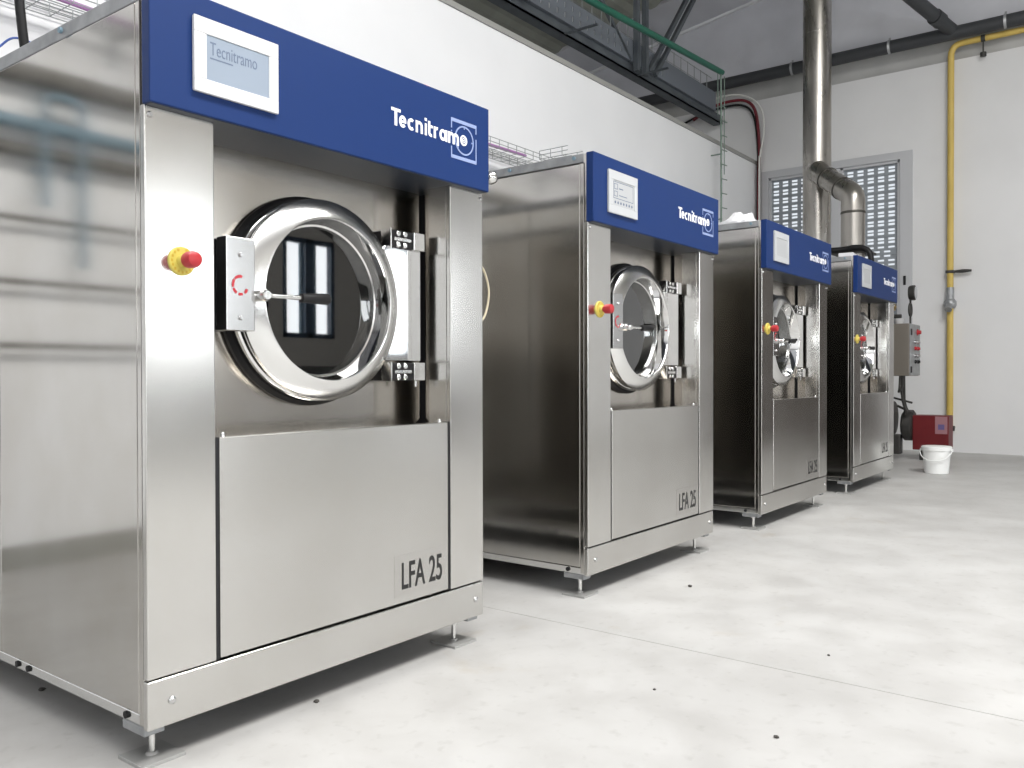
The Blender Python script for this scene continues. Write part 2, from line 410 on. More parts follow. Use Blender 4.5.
    lathe(bm, [(.0075, -.0262), (.0075, -.0275), (.0055, -.0275), (.0055, -.0262)], (cx, 0, cz), 'Y', 24, True)
    disc_solid(bm, [(.0025, -.0262), (.0025, -.0275)], (cx, 0, cz), 'Y', 16); obj('brand_letter_o', bm, M['logo_white'], hd)
    bm = N(); qx, qz = .984, 1.520
    lathe(bm, [(.043, -.0262), (.043, -.0272), (.0385, -.0272), (.0385, -.0262)], (qx, 0, qz), 'Y', 48, True)
    def bar(xa, xb, za, zb): box(bm, xa, xb, -.0272, -.0262, za, zb)
    xa, xb, za, zb = .925, 1.040, 1.460, 1.577
    bar(xa, xb, zb - .010, zb); bar(xa, xb, za, za + .010)
    bar(xa, xa + .004, zb - .03, zb - .010); bar(xa, xa + .004, za + .01, 1.494); bar(xa, xa + .004, 1.536, 1.540)
    bar(xb - .004, xb, zb - .026, zb - .010); bar(xb - .004, xb, za + .01, zb - .042)
    bar(qx - .002, qx + .002, qz + .033, qz + .040); bar(qx + .032, qx + .040, qz - .002, qz + .002); bar(qx - .034, qx - .026, qz - .026, qz - .021)
    obj('emblem', bm, M['logo_pale'], hd, label='pale emblem of a circle in a square')
    # emergency stop
    bm = N(); disc_solid(bm, [(.031, -.001), (.031, -.004), (.029, -.006)], (.082, 0, 1.071), 'Y', 40); es = obj('emergency_stop', bm, M['yellow_disc'], t, True, 'yellow disc with red push knob')
    bm = N(); disc_solid(bm, [(.0145, -.006), (.0135, -.015), (.011, -.018)], (.082, 0, 1.071), 'Y', 32); obj('collar', bm, M['yellow_disc'], es, True)
    bm = N(); disc_solid(bm, [(.010, -.017), (.0105, -.022), (.0165, -.026), (.0178, -.031), (.0178, -.048), (.0155, -.055), (.010, -.058)], (.082, 0, 1.071), 'Y', 32); obj('push_knob', bm, M['red'], es, True)
    bm = N()
    for k in range(16):
        a = 2 * PI * k / 16
        if 4 in (k,): continue
        c, s = math.cos(a), math.sin(a); cx, cz = .082 + .0245 * c, 1.071 + .0245 * s
        box(bm, cx - .0022, cx + .0022, -.0068, -.0058, cz - .0028, cz + .0028)
    obj('marking', bm, M['disc_mark'], es)
    # door: gasket, back drum rim, ring, glass
    bm = N(); lathe(bm, [(.235, PY), (.278, PY), (.279, PY - .012), (.27, PY - .022), (.235, PY - .022)], (DX, 0, DZ), 'Y', 96, True)
    obj('door_gasket', bm, M['black'], t, True)
    bm = N(); lathe(bm, [(.225, .138), (.262, .138), (.266, .133), (.266, .118), (.260, .114), (.225, .114)], (DX, 0, DZ), 'Y', 96, True)
    obj('door_rim', bm, M['chrome'], t, True)
    bm = N()
    lathe(bm, [(.230, .110), (.252, .110), (.263, .100), (.2655, .092), (.2645, .086), (.261, .083), (.216, .0595), (.2125, .0590), (.2105, .0615), (.225, .085)], (DX, 0, DZ), 'Y', 128, True)
    ring = obj('door_ring', bm, M['ringface'], t, True, ang=24)
    bm = N()
    lathe(bm, [(.2105, .0605), (.2075, .066), (.200, .118), (.197, .126), (.205, .128), (.215, .070)], (DX, 0, DZ), 'Y', 128, True)
    obj('door_bowl', bm, M['chrome'], ring, True)
    bm = N(); lathe(bm, [(.2035, .110), (.1965, .113), (.1965, .122), (.203, .124)], (DX, 0, DZ), 'Y', 96, True); obj('glass_seal', bm, M['chrome2'], ring, True)
    bm = N(); disc_solid(bm, [(.199, .1215), (.199, .1265)], (DX, 0, DZ), 'Y', 96); obj('door_glass', bm, M['glass'], ring, True)
    bm = N(); lathe(bm, [(.232, PY + .004), (.236, PY + .03), (.30, PY + .09), (.33, PY + .12), (.33, PY + .55), (.05, PY + .56), (.001, PY + .56)], (DX, 0, DZ), 'Y', 64)
    obj('drum', bm, M['drum'], t, True)
    # hinge side
    pts = []
    for k in range(17):
        a = math.radians(-42 + 84 * k / 16); pts.append((DX + .252 * math.cos(a), DZ + .252 * math.sin(a)))
    poly = [(.915, .868)] + [(.760, .868)] + [p for p in pts if .885 < p[1] < 1.180] + [(.770, 1.197), (.915, 1.197)]
    bm = N(); prism(bm, poly, .088, .097); bmesh.ops.bevel(bm, geom=[e for e in bm.edges], offset=.0012, segments=1, affect='EDGES')
    hp = obj('hinge_plate', bm, M['chrome'], t)
    for zc in (1.219, .836):
        bm = N(); box(bm, .79, .893, .084, PY, zc - .026, zc + .026, .002); hb = obj('hinge_block', bm, M['black'], t)
        bm = N(); box(bm, .785, .79, .080, .12, zc - .028, zc + .028, .001); box(bm, .800, .868, .079, .086, zc - .005, zc + .005, .001); obj('hinge_bar', bm, M['chrome2'], hb)
        bm = N(); box(bm, .874, .920, .074, .12, zc - .026, zc + .027, .002); obj('hinge_cap', bm, M['chrome2'], hb, label='bright square cap')
        for xx in (.815, .842):
            for zz in (zc - .016, zc + .016):
                bm = N(); disc_solid(bm, [(.0085, .084), (.0085, .078), (.006, .076)], (xx, 0, zz), 'Y', 16); s = obj('screw', bm, M['chrome2'], hb, True)
    # hinge pin hanging below
    bm = N(); tube(bm, [(.905, .1, .81), (.905, .1, .792)], .005, 10); obj('hinge_pin', bm, M['screw'], t, True)
    # latch housing
    bm = N(); box(bm, .1995, .276, .010, .05, .929, 1.143, .002); lb = obj('latch_cover', bm, M['front2'], t)
    bm = N(); box(bm, .203, .250, .05, PY, .931, 1.141, .002); obj('latch_body', bm, M['black'], lb)
    for zz in (1.103, .958): screw(lb, .237, .010, zz, .006)
    bm = N()
    for a0, a1 in ((75, 135), (142, 195), (202, 240), (256, 288), (306, 338)):
        n = 8; vi = []
        for k in range(n + 1):
            a = math.radians(a0 + (a1 - a0) * k / n)
            vi.append([bm.verts.new((.236 + rr * math.cos(a), yy, 1.033 + rr * 1.05 * math.sin(a))) for rr, yy in ((.0165, .0096), (.0225, .0096))])
        for a, b in zip(vi, vi[1:]): bm.faces.new((a[0], a[1], b[1], b[0]))
    r = bmesh.ops.extrude_face_region(bm, geom=bm.faces[:])
    for v in [g for g in r['geom'] if isinstance(g, bmesh.types.BMVert)]: v.co.y -= .0006
    obj('red_mark', bm, M['redmark'], lb, label='red dashed circular mark')
    # handle
    bm = N(); disc_solid(bm, [(.013, .03), (.014, .0), (.014, -.012), (.010, -.018)], (.292, 0, 1.013), 'Y', 24); hn = obj('door_handle', bm, M['chrome2'], t, True)
    bm = N(); tube(bm, [(.276, .022, 1.012), (.292, .022, 1.012)], .009, 12); tube(bm, [(.292, -.005, 1.013), (.40, -.005, 1.0145)], .0055, 14); obj('lever', bm, M['chrome2'], hn, True)
    bm = N(); tube(bm, [(.396, -.005, 1.0145), (.398, -.005, 1.0145), (.42, -.005, 1.015), (.478, -.005, 1.0165), (.483, -.005, 1.0165)], [.008, .0115, .012, .0145, .011], 18); obj('grip', bm, M['black'], hn, True, 'black tapered grip')
    # feet
    for fx, fy in ((.045, .063), (W - .068, .063), (.045, D - .08), (W - .068, D - .08)):
        bm = N(); tube(bm, [(fx, fy, .004), (fx, fy, .09)], .007, 12); disc_solid(bm, [(.012, .055), (.012, .066)], (fx, fy, 0), 'Z', 6)
        f = obj('foot', bm, M['chrome2'], t, True)
        bm = N(); box(bm, fx - .05, fx + .05, fy - .05, fy + .05, 0, .008, .001); disc_solid(bm, [(.014, .008), (.011, .013)], (fx, fy, 0), 'Z', 16); obj('foot_pad', bm, M['pad'], f)
    # control unit
    bm = N(); x0, x1, z0, z1 = .094, .311, 1.434, 1.595
    b0 = [(x0, x1, z0, z0 + .030), (x0, x1, z1 - .034, z1), (x0, x0 + .030, z0 + .030, z1 - .034), (x1 - .026, x1, z0 + .030, z1 - .034)]
    box(bm, x0, x1, -.033, -.026, z0, z1, .003)
    for a, b, c, d in b0: box(bm, a, b, -.036, -.031, c, d, .0012)
    cu = obj('control_unit', bm, M['white_plastic'], t)
    bm = N(); box(bm, x0 + .028, x1 - .024, -.0338, -.031, z0 + .028, z1 - .032); obj('screen', bm, M['lcd'], cu)
    return t

M['sticker'] = mat('label_film', (.60, .588, .565, 1), .245, 1, aniso=.8)
M['pad'] = mat('foot_plate_zinc', (.40, .40, .39, 1), .5, .4)
M['underside'] = mat('underside_shade', rgb(48, 54, 64), .4)  # shade below the blue header put into a darker grey
M['bezel'] = mat('grey_bezel', rgb(186, 188, 190), .4)
M['disc_mark'] = mat('disc_print', rgb(190, 160, 50), .5)
M['front2'] = mat('latch_steel', (.56, .56, .56, 1), .25, 1, aniso=.5)

machine = make_machine()
def copy_tree(o, parent=None, depth=0):
    c = o.copy(); col.objects.link(c)
    if parent: c.parent = parent
    for ch in list(o.children): copy_tree(ch, c, depth + 1)
    return c
specs = [(0.0, 'large nearest stainless steel washing machine cropped by the left edge of the photo'),
         (1.7074, 'second nearest stainless steel washing machine, with dark side and keypad display'),
         (3.4187, 'stainless steel washing machine third from the viewer, with white film on its top'),
         (5.1087, 'farthest and smallest stainless steel washing machine, beside the grey control box')]
machines = [machine] + [copy_tree(machine) for _ in specs[1:]]
for mm, (x, lb) in zip(machines, specs): mm.location = (x, 0, 0); mm['label'] = lb
def child(o, name): return next(c for c in o.children if c.name.split('.')[0] == name)
# differing displays
cu = child(machines[0], 'control_unit'); scr = child(cu, 'screen')
obj('screen_lettering', text_bm('Tecnitramo', .120, .028, .133, -.0338, 1.520, offset=.0, extrude=.0003), M['lcd_ink'], scr)
bm = N(); box(bm, .133, .190, -.0341, -.0338, 1.511, 1.514); obj('screen_underline', bm, M['lcd_ink'], scr)
for i, mm in enumerate(machines[1:]):
    cu = child(mm, 'control_unit'); s = child(cu, 'screen'); s.data = s.data.copy(); s.data.materials[0] = M['keypad']
    cu.data = cu.data.copy(); cu.data.materials[0] = M['bezel']
    if i == 0:
        bm = N()
        def fr(a, b, c, d, w=.0022):
            box(bm, a, b, -.0341, -.0338, c, c + w); box(bm, a, b, -.0341, -.0338, d - w, d); box(bm, a, a + w, -.0341, -.0338, c, d); box(bm, b - w, b, -.0341, -.0338, c, d)
        fr(.128, .278, 1.492, 1.556); fr(.134, .160, 1.500, 1.520); fr(.134, .160, 1.527, 1.548)
        box(bm, .17, .20, -.0341, -.0338, 1.53, 1.534); box(bm, .17, .23, -.0341, -.0338, 1.505, 1.508)
        for k in range(7): disc_solid(bm, [(.0055, -.0338), (.0055, -.0341)], (.142 + .021 * k, 0, 1.478), 'Y', 10)
        obj('keypad_print', bm, M['lcd_ink'], s)
# cable loop and round cap on the first machine's right side
bm = N(); lathe(bm, [(1e-4, 0), (.012, .002), (.021, .012), (.022, .022), (.017, .034), (1e-4, .04)], (W + .048, .02, 1.452), 'X', 24); tube(bm, [(W - .01, .02, 1.452), (W + .055, .02, 1.452)], .007, 12)
obj('round_cap', bm, M['chrome2'], machines[0], True, 'silver round cap beside the header')
# loop of cable
bm = N(); lp = spline([(1.095, .03, 1.175), (1.14, .03, 1.16), (1.168, .03, 1.09), (1.145, .03, 1.01), (1.095, .03, .985)], 6); tube(bm, lp, .0035, 8)
tube(bm, [(1.095, .03, 1.085), (1.125, .03, 1.085)], .006, 8)
obj('side_cable', bm, M['beigecable'], machines[0], True, 'beige cable looped on the right side')

# ------------------------------------------------------------------ room
XB, YP, XL, YO, YR = 9.04, 2.217, -5.0, -7.0, 5.6
def roofz(y): return 5.69 - .15 * y
bm = N(); JX = 1.40
box(bm, XL, JX - .0015, YO, YR, -.1, 0); box(bm, JX + .0015, XB + .1, YO, YR, -.1, 0); box(bm, XL, XB, YO, YR, -.14, -.003)
struct('floor', bm, M['floor'])
# partition behind the machines
bm = N(); box(bm, XL, XB, YP, YP + .14, 0, 3.36); struct('wall_partition', bm, M['wall'])
bm = N(); box(bm, XL, XB, YP - .012, YP + .152, 3.36, 3.403, .003); struct('trim_1', bm, M['cap'])
bm = N(); box(bm, XL, 0.9, YP - .015, YP, 0, .10, .002); struct('baseboard_partition', bm, M['cap'])
# end wall with window opening
wy0, wy1, wz0, wz1 = .47, 2.155, 1.05, 3.262
bm = N()
box(bm, XB, XB + .2, YO, wy0, 0, 4.14); box(bm, XB, XB + .2, wy1, YR, 0, 4.14); box(bm, XB, XB + .2, wy0, wy1, 0, wz0); box(bm, XB, XB + .2, wy0, wy1, wz1, 4.14)
struct('wall_end', bm, M['wallback'])
bm = N(); box(bm, XB - .03, XB, -3.0, -.78, 0.01, 3.3, .004)  # unseen dark slatted door, added to dim the far machines' fronts
for k in range(21): box(bm, XB - .045, XB - .03, -3.0, -.78, .06 + .155 * k, .075 + .155 * k)
struct('added_dark_door', bm, M['added_door'])
# gable panels above it, set back a little, with a concrete band
bm = N(); box(bm, XB + .05, XB + .2, YO, YR, 4.14, 4.42); struct('wall_end_band', bm, M['ledge'])
bm = N(); z1, z0 = roofz(YO), roofz(YR)
vs = [bm.verts.new(p) for p in ((XB + .03, YO, 4.42), (XB + .03, YR, 4.42), (XB + .03, YR, z0), (XB + .03, YO, z1), (XB + .2, YO, 4.42), (XB + .2, YR, 4.42), (XB + .2, YR, z0), (XB + .2, YO, z1))]
for f in ((0, 1, 2, 3), (7, 6, 5, 4), (0, 4, 5, 1), (1, 5, 6, 2), (2, 6, 7, 3), (3, 7, 4, 0)): bm.faces.new([vs[i] for i in f])
bmesh.ops.recalc_face_normals(bm, faces=bm.faces[:]); struct('wall_end_gable', bm, M['gable'])
def roof_piece(name, xa, xb, m, dz=0, corr=0, ya=YO, yb=YR, t=.12):
    bm = N(); n = int((yb - ya) / .07) if corr else 1
    prev = None
    for k in range(n + 1):
        y = ya + (yb - ya) * k / n
        z = roofz(y) + dz + (corr if (k // 2) % 2 else 0)
        row = [bm.verts.new(p) for p in ((xa, y, z), (xb, y, z), (xb, y, z + t), (xa, y, z + t))]
        if prev:
            for i in range(4): bm.faces.new((prev[i], prev[(i + 1) % 4], row[(i + 1) % 4], row[i]))
        prev = row
    bmesh.ops.recalc_face_normals(bm, faces=bm.faces[:])
    return struct(name, bm, m)
roof_piece('ceiling', 8.2, XB + .2, M['gable'])
roof_piece('ceiling_sheet', 4.0, 8.2, M['roof'], .0, .04)
roof_piece('ceiling_sheet_left', XL, 4.0, M['gable'], .0, .0)
# light strip where the roof meets the gable
bm = N()
vs = []
for x, dz in ((XB - .02, -.03), (XB + .03, -.03), (XB + .03, 0), (XB - .02, 0)):
    vs.append([bm.verts.new((x, y, roofz(y) + dz)) for y in (YO, YR)])
for k in range(4): bm.faces.new((vs[k][0], vs[k][1], vs[(k + 1) % 4][1], vs[(k + 1) % 4][0]))
struct('trim_2', bm, M['wall'])
# left and far walls, wall opposite the machines
bm = N(); box(bm, XL - .2, XL, YO, YR, 0, 6.8); struct('wall_left', bm, M['wall'])
bm = N(); box(bm, XL, XB, YR, YR + .2, 0, 5.2); struct('wall_far', bm, M['wall'])
bm = N()
wins = [(-4.2, -2.4), (-1.4, .2), (1.0, 2.6), (3.7, 4.9), (5.9, 6.75), (7.6, 8.7)]  # last opening is added, unseen; its glow brightens the first machine's right pillar
zb, zt = 1.1, 2.7
xx = XL
for a, b in wins:
    zb, zt = (1.32, 2.62) if a == 5.9 else (1.1, 2.7)
    box(bm, xx, a, YO - .2, YO, 0, 6.9); box(bm, a, b, YO - .2, YO, 0, zb); box(bm, a, b, YO - .2, YO, zt, 6.9); xx = b
box(bm, xx, XB, YO - .2, YO, 0, 6.9); struct('wall_opposite', bm, M['opp'])
bm = N(); box(bm, XL, XB, YO, YO + .03, 0, .95, .002); struct('added_dark_band', bm, M['added_band'])  # unseen dark band, added for its reflection in the front pillars
for i, (a, b) in enumerate(wins):
    zb, zt = (1.32, 2.62) if a == 5.9 else (1.1, 2.7)
    bm = N(); c = (a + b) / 2
    for p in ((a, a + .06, zb, zt), (b - .06, b, zb, zt), (a, b, zb, zb + .06), (a, b, zt - .06, zt), (c - .06, c + .06, zb, zt)):
        box(bm, p[0], p[1], YO - .08, YO + .01, p[2], p[3])
    f = struct('window_%d' % (i + 2), bm, M['darkframe'])
    bm = N(); box(bm, a, b, YO - .12, YO - .10, zb, zt); g = struct('window_pane', bm, M['pane'], f)
    if a == 5.9:
        bm = N(); box(bm, a + .33, a + .42, YO - .098, YO - .07, zb, zt); box(bm, b - .36, b - .25, YO - .098, YO - .07, zb, zt); struct('blind_edge', bm, M['bluish_pipe'], f)

# louvred window in the end wall
fw = .085
w = N()
for a, b, c, d in ((wy0 + fw + .045, wy1 - fw, wz1 - fw, wz1), (wy0 + fw + .045, wy1 - fw, wz0, wz0 + fw), (wy0, wy0 + fw + .045, wz0, wz1), (wy1 - fw, wy1, wz0, wz1)):
    box(w, XB - .02, XB + .1, a, b, c, d, .001)
win = struct('window_1', w, M['window'])
bm = N()
for a, b in ((1.235, 1.365),): box(bm, XB - .005, XB + .09, a, b, wz0 + fw, wz1 - fw, .004)
for a, b in ((wy0 + .13, 1.235), (1.365, wy1 - fw)):
    for (p, q, r, s) in ((a, a + .03, wz0 + fw, wz1 - fw), (b - .03, b, wz0 + fw, wz1 - fw), (a, b, wz1 - fw - .03, wz1 - fw), (a, b, wz0 + fw, wz0 + fw + .03)):
        box(bm, XB + .0, XB + .06, p, q, r, s, .003)
struct('window_frame', bm, M['window'], win)
for a, b in ((wy0 + .16, 1.205), (1.395, wy1 - fw - .03)):
    bm = N(); n = int((b - a + .03) / .11); lo = wz0 + fw + .03; hi = wz1 - fw - .03
    def band(z0_, z1_, us_, vs_): holed(bm, a, b, z0_, z1_, us_, vs_, lambda u, v, q: (q, u, v), XB + .035, XB + .05)
    s0 = (b - a - (n - 1) * .11 - .068) / 2; us = [(a + s0 + .11 * k, a + s0 + .11 * k + .068) for k in range(n)]
    us2 = [(p_ + .045, q_ + .045) for p_, q_ in us if q_ + .045 < b]
    z = hi; row = 0
    while z - .098 > lo:
        if z > 2.35: band(z - .098, z, us, [(z - .083, z - .057), (z - .045, z - .019)])
        else:
            band(z - .049, z, us if row % 2 else us2, [(z - .036, z - .015)]); band(z - .098, z - .049, us2 if row % 2 else us, [(z - .085, z - .064)])
        z -= .098; row += 1
    band(lo, z, [], [])
    s = struct('shutter', bm, M['slat'], win)
    bm = N(); k = wz0 + fw + .04
    while k < wz1 - fw - .05:
        box(bm, XB + .028, XB + .036, a, b, k - .003, k + .004); k += .098
    struct('slat_rib', bm, M['slat'], s)
bm = N(); box(bm, XB - .035, XB - .018, .535, .56, 1.80, 1.90, .004); struct('window_handle', bm, M['black'], win)

# ------------------------------------------------------------------ pipes and services on the end wall
t = thing('gas_pipe', 'yellow painted gas pipe running up the white end wall and turning right', 'pipe', (8.98, .092, .2))
def off(pts, o): return [(p[0] - o[0], p[1] - o[1], p[2] - o[2]) for p in pts]
O = (8.98, .092, .2)
bm = N(); tube(bm, off(bend([(8.98, .092, .235), (8.98, .092, 4.285), (8.98, -5.0, 4.285)], .12), O), .032, 16); obj('pipe_run', bm, M['yellow_pipe'], t, True)
bm = N(); disc_solid(bm, [(.045, -.05), (.062, -.02), (.062, .02), (.04, .05)], (0, 0, 1.37), 'Z', 20); tube(bm, [(-.05, 0, 1.35), (-.10, 0, 1.30)], .035, 12); disc_solid(bm, [(.038, .05), (.038, .17)], (0, 0, 1.37), 'Z', 16)
v = obj('valve', bm, M['galv'], t, True, 'grey metal valve on the pipe')
bm = N(); tube(bm, [(.0, 0, 1.705), (.0, -.12, 1.705), (0, -.20, 1.705)], [.010, .020, .012], 10); box(bm, -.04, .04, -.04, .04, 1.69, 1.72, .004); obj('wall_bracket', bm, M['iron'], t, True)
bm = N(); tube(bm, [(-.02, .02, .06), (-.02, -.05, .055)], .028, 12); obj('end_fitting', bm, M['iron'], t, True)
bm = N(); tube(bm, [(0, -.30, 4.06), (0, -.30, 3.93)], .008, 8); disc_solid(bm, [(.03, 3.90), (.03, 3.94)], (0, -.30, 0), 'Z', 12); disc_solid(bm, [(.036, -.32), (.036, -.28)], (0, 0, 4.085), 'Y', 16); obj('pipe_hanger', bm, M['iron'], t, True)

t = thing('drain_pipe', 'thick dark grey pipe running horizontally high across the end wall', 'pipe', (8.89, 0, 4.373))
bm = N(); tube(bm, [(.0, -5.5, 0), (.0, 4.2, 0)], .068, 20); obj('pipe_run', bm, M['pipe_dark'], t, True)
bm = N(); tube(bm, [(0, .06, .02), (-.59, .29, .19), (-1.3, .57, .40)], .068, 18); obj('branch_pipe', bm, M['pipe_dark'], t, True)
bm = N(); tube(bm, [(-.20, .138, .078), (-.30, .178, .107)], .080, 18); obj('branch_collar', bm, M['pipe_dark'], t, True)
for y in (-.42, .675, 1.733):
    bm = N(); lathe(bm, [(.072, y - .012), (.079, y + .012)], (0, 0, 0), 'Y', 24); box(bm, -.004, .004, y - .01, y + .01, .066, .10); obj('pipe_clamp', bm, M['galv'], t, True)

# exhaust duct and branch
FX, FY = 7.45, .656; BX, BY = 7.9, 1.138
t = thing('exhaust_duct', 'tall wide stainless steel exhaust duct rising past the louvred window', 'duct', (BX, BY, 0))
bm = N(); tube(bm, [(0, 0, 1.32), (0, 0, 5.46)], .139, 40); obj('duct_pipe', bm, M['duct'], t, True)
for z in (2.25, 4.3):
    bm = N(); lathe(bm, [(.141, z), (.1425, z + .006), (.141, z + .012)], (0, 0, 0), 'Z', 40); obj('duct_seam', bm, M['duct'], t, True)
t2 = thing('flue_pipe', 'shorter steel flue pipe with an elbow joining the wide exhaust duct', 'duct', (FX, FY, 0))
bm = N(); tube(bm, [(0, 0, 1.22), (0, 0, 2.40)], .108, 36); obj('flue_riser', bm, M['duct'], t2, True)
bm = N(); tube(bm, bend([(0, 0, 2.39), (0, 0, 2.53), (.07, .09, 2.60)], .13, 8), .109, 36); obj('elbow', bm, M['duct'], t2, True)
e0 = Vector((.06, .08, 2.59)); e1 = Vector((.33, .43, 2.87)); dd = e1 - e0
bm = N(); tube(bm, [e0, e1], .107, 36); tube(bm, [e0 + dd * .66, e1 + dd * .06], .110, 36); obj('branch_pipe', bm, M['duct'], t2, True)
bm = N(); lathe(bm, [(.110, -.012), (.1135, 0), (.110, .012)], (0, 0, 2.36), 'Z', 36); obj('seam_band', bm, M['duct_dark'], t2, True)
for f_ in (.12, .64):
    bm = N(); tube(bm, [e0 + dd * f_, e0 + dd * (f_ + .025)], .1125, 36); obj('seam_band', bm, M['duct_dark'], t2, True)
bm = N(); box(bm, -.19, .17, -.17, .17, 1.965, 1.985, .003); obj('flue_collar_plate', bm, M['iron'], t2)

# boiler behind the last machine
t = thing('steam_boiler', 'dark steam boiler standing mostly hidden behind the farthest washing machine', 'boiler', (7.72, 1.05, 0))
bm = N(); disc_solid(bm, [(.36, -.42), (.39, -.38), (.39, .55), (.36, .6)], (0, 0, .75), 'Y', 48); obj('boiler_shell', bm, M['duct'], t, True)
bm = N(); disc_solid(bm, [(.16, -.62), (.17, -.60), (.17, -.45), (.2, -.42)], (0.2, -.04, .40), 'Y', 32); obj('burner_flange', bm, M['iron'], t, True)
bm = N(); box(bm, -.36, -.14, -.50, -.29, 1.0, 1.21, .004); obj('flue_box', bm, M['duct'], t)
bm = N(); box(bm, .08, .28, -.0, .2, 1.0, 1.31, .004); obj('flue_box', bm, M['duct'], t)
for sx in (-.3, .3):
    bm = N(); box(bm, sx - .04, sx + .04, -.35, .55, 0, .42, .004); obj('leg', bm, M['iron'], t)
t = thing('burner', 'red burner box on the floor behind the white bucket', 'burner', (7.97, .07, 0))
bm = N(); box(bm, -.07, .15, -.16, .155, .10, .432, .008, seg=3); obj('burner_cover', bm, M['burner_red'], t)
bm = N(); box(bm, -.0725, -.0695, -.150, -.045, .26, .425); s = obj('data_label', bm, mat('label_pinkish', rgb(150, 108, 114), .5), t, label='pale rectangular label')
bm = N(); box(bm, -.0735, -.0724, -.125, -.070, .30, .35); obj('label_print', bm, mat('violet_print', rgb(96, 84, 130), .5), s)
bm = N(); disc_solid(bm, [(.13, .155), (.15, .17), (.15, .24), (.12, .26)], (0.02, 0, .33), 'Y', 28); obj('fan_housing', bm, M['iron'], t, True)
bm = N(); box(bm, -.04, .1, -.1, .1, 0, .10, .004); obj('stand', bm, M['iron'], t)
bm = N(); tube(bm, spline([(-.03, .18, .42), (-.05, .22, .50), (-.03, .25, .62), (-.02, .27, .70)]), .018, 10); tube(bm, [(-.05, .16, .55), (-.05, .34, .60)], .010, 8); tube(bm, [(-.05, .15, .45), (-.04, .3, .52)], .012, 8); obj('fuel_hose', bm, M['iron'], t, True)
bm = N(); box(bm, -.10, .02, .26, .42, .05, .24, .01); obj('pump', bm, M['iron'], t)
# control box
t = thing('control_box', 'grey electrical control box with knobs on its front right of the farthest machine', 'control box', (7.75, .28, 0))
bm = N(); box(bm, -.20, .20, -.10, .20, .81, 1.30, .006, seg=2); cb = obj('enclosure', bm, M['cbox'], t)
bm = N(); box(bm, -.195, .195, -.112, -.100, .815, 1.295, .003); dr = obj('enclosure_door', bm, M['galv'], t)
bm = N(); disc_solid(bm, [(.03, -.112), (.03, -.118), (.02, -.12), (.018, -.145)], (.08, 0, 1.225), 'Y', 20); obj('main_switch', bm, M['redswitch'] if 'redswitch' in M else M['red'], dr, True, 'red rotary main switch')
for z, mm_ in ((1.13, 'screw'), (1.07, 'red'), (1.00, 'screw'), (.945, 'black')):
    for x in (-.02, .09):
        bm = N(); disc_solid(bm, [(.018, -.112), (.018, -.122), (.013, -.124), (.012, -.135)], (x, 0, z), 'Y', 16); obj('knob', bm, M[mm_], dr, True)
for z in (1.22, .87):
    bm = N(); box(bm, -.199, -.16, -.12, -.112, z - .03, z + .03, .003); obj('door_hinge', bm, M['black'], dr)
for k, pts in enumerate((((-.10, .0, .81), (-.12, .0, .70), (-.06, 0.02, .66), (.0, 0, .72), (.01, 0, .81)), ((-.02, 0, .81), (-.01, 0, .6), (.06, -.02, .45)), ((.06, 0, .81), (.07, 0, .62), (.10, 0, .44)))):
    bm = N(); tube(bm, spline(pts), .011, 8); obj('cable', bm, M['iron'], t, True)
bm = N(); box(bm, -.03, .03, .2, .26, 0, 1.3, .003); obj('support_post', bm, M['iron'], t)
# gauge assembly above the box
t = thing('pressure_gauge', 'small round pressure gauge with coiled pipe above the grey control box', 'gauge', (7.78, .24, 1.30))
bm = N(); disc_solid(bm, [(.065, .02), (.072, .0), (.072, -.03), (.065, -.035)], (0, -.03, .30), 'Y', 28); g = obj('gauge_case', bm, M['iron'], t, True)
bm = N(); disc_solid(bm, [(.060, -.068), (.060, -.070)], (0, 0, .30), 'Y', 28); obj('dial', bm, M['keypad'], g)
bm = N(); pts = [(0, -.02, .25), (0, -.02, .2)] + [(.06 * math.sin(a), -.02, .14 + .06 * math.cos(a)) for a in [k * PI / 8 for k in range(0, 17)]] + [(0, -.02, .05), (0, -.02, 0)]
tube(bm, pts, .009, 8); obj('siphon_pipe', bm, M['iron'], t, True)
t = thing('valve_manifold', 'brass and iron valves on a short pipe left of the pressure gauge', 'valve', (7.78, .36, 1.30))
bm = N(); tube(bm, [(0, -.06, .08), (0, .12, .08)], .022, 12); tube(bm, [(0, .02, 0), (0, .02, .16)], .018, 12); obj('manifold_pipe', bm, M['iron'], t, True)
bm = N(); disc_solid(bm, [(.04, .14), (.04, .20)], (0, .03, 0), 'Z', 8); tube(bm, [(-.02, -.02, .17), (-.02, .10, .17)], .014, 8); obj('valve_body', bm, M['brass'], t, True)
bm = N(); tube(bm, [(0, .05, .1), (-.07, .05, .1)], .008, 8); disc_solid(bm, [(.035, -.08), (.035, -.07)], (0, .05, .1), 'X', 16); obj('hand_wheel', bm, M['redcable'], t, True)
bm = N(); tube(bm, [(0, -.04, .06), (0, -.04, 0)], [.05, .03], 12); obj('white_funnel', bm, M['white_plastic'], t, True)
# pipe stack with dark insulated hose behind flue
t = thing('black_hose', 'black hose curving over the top behind the farthest washing machine', 'hose', (7.4, .6, 1.6))
bm = N(); tube(bm, spline([(-.25, .42, .395), (-.2, .10, .385), (-.2, -.02, .395), (-.2, -.11, .38), (-.2, -.17, .30), (-.2, -.18, .0)]), .026, 14); obj('hose_run', bm, M['black'], t, True)
bm = N(); tube(bm, [(-.2, -.18, .0), (-.2, -.18, -1.6)], .026, 12); obj('hose_drop', bm, M['black'], t, True)

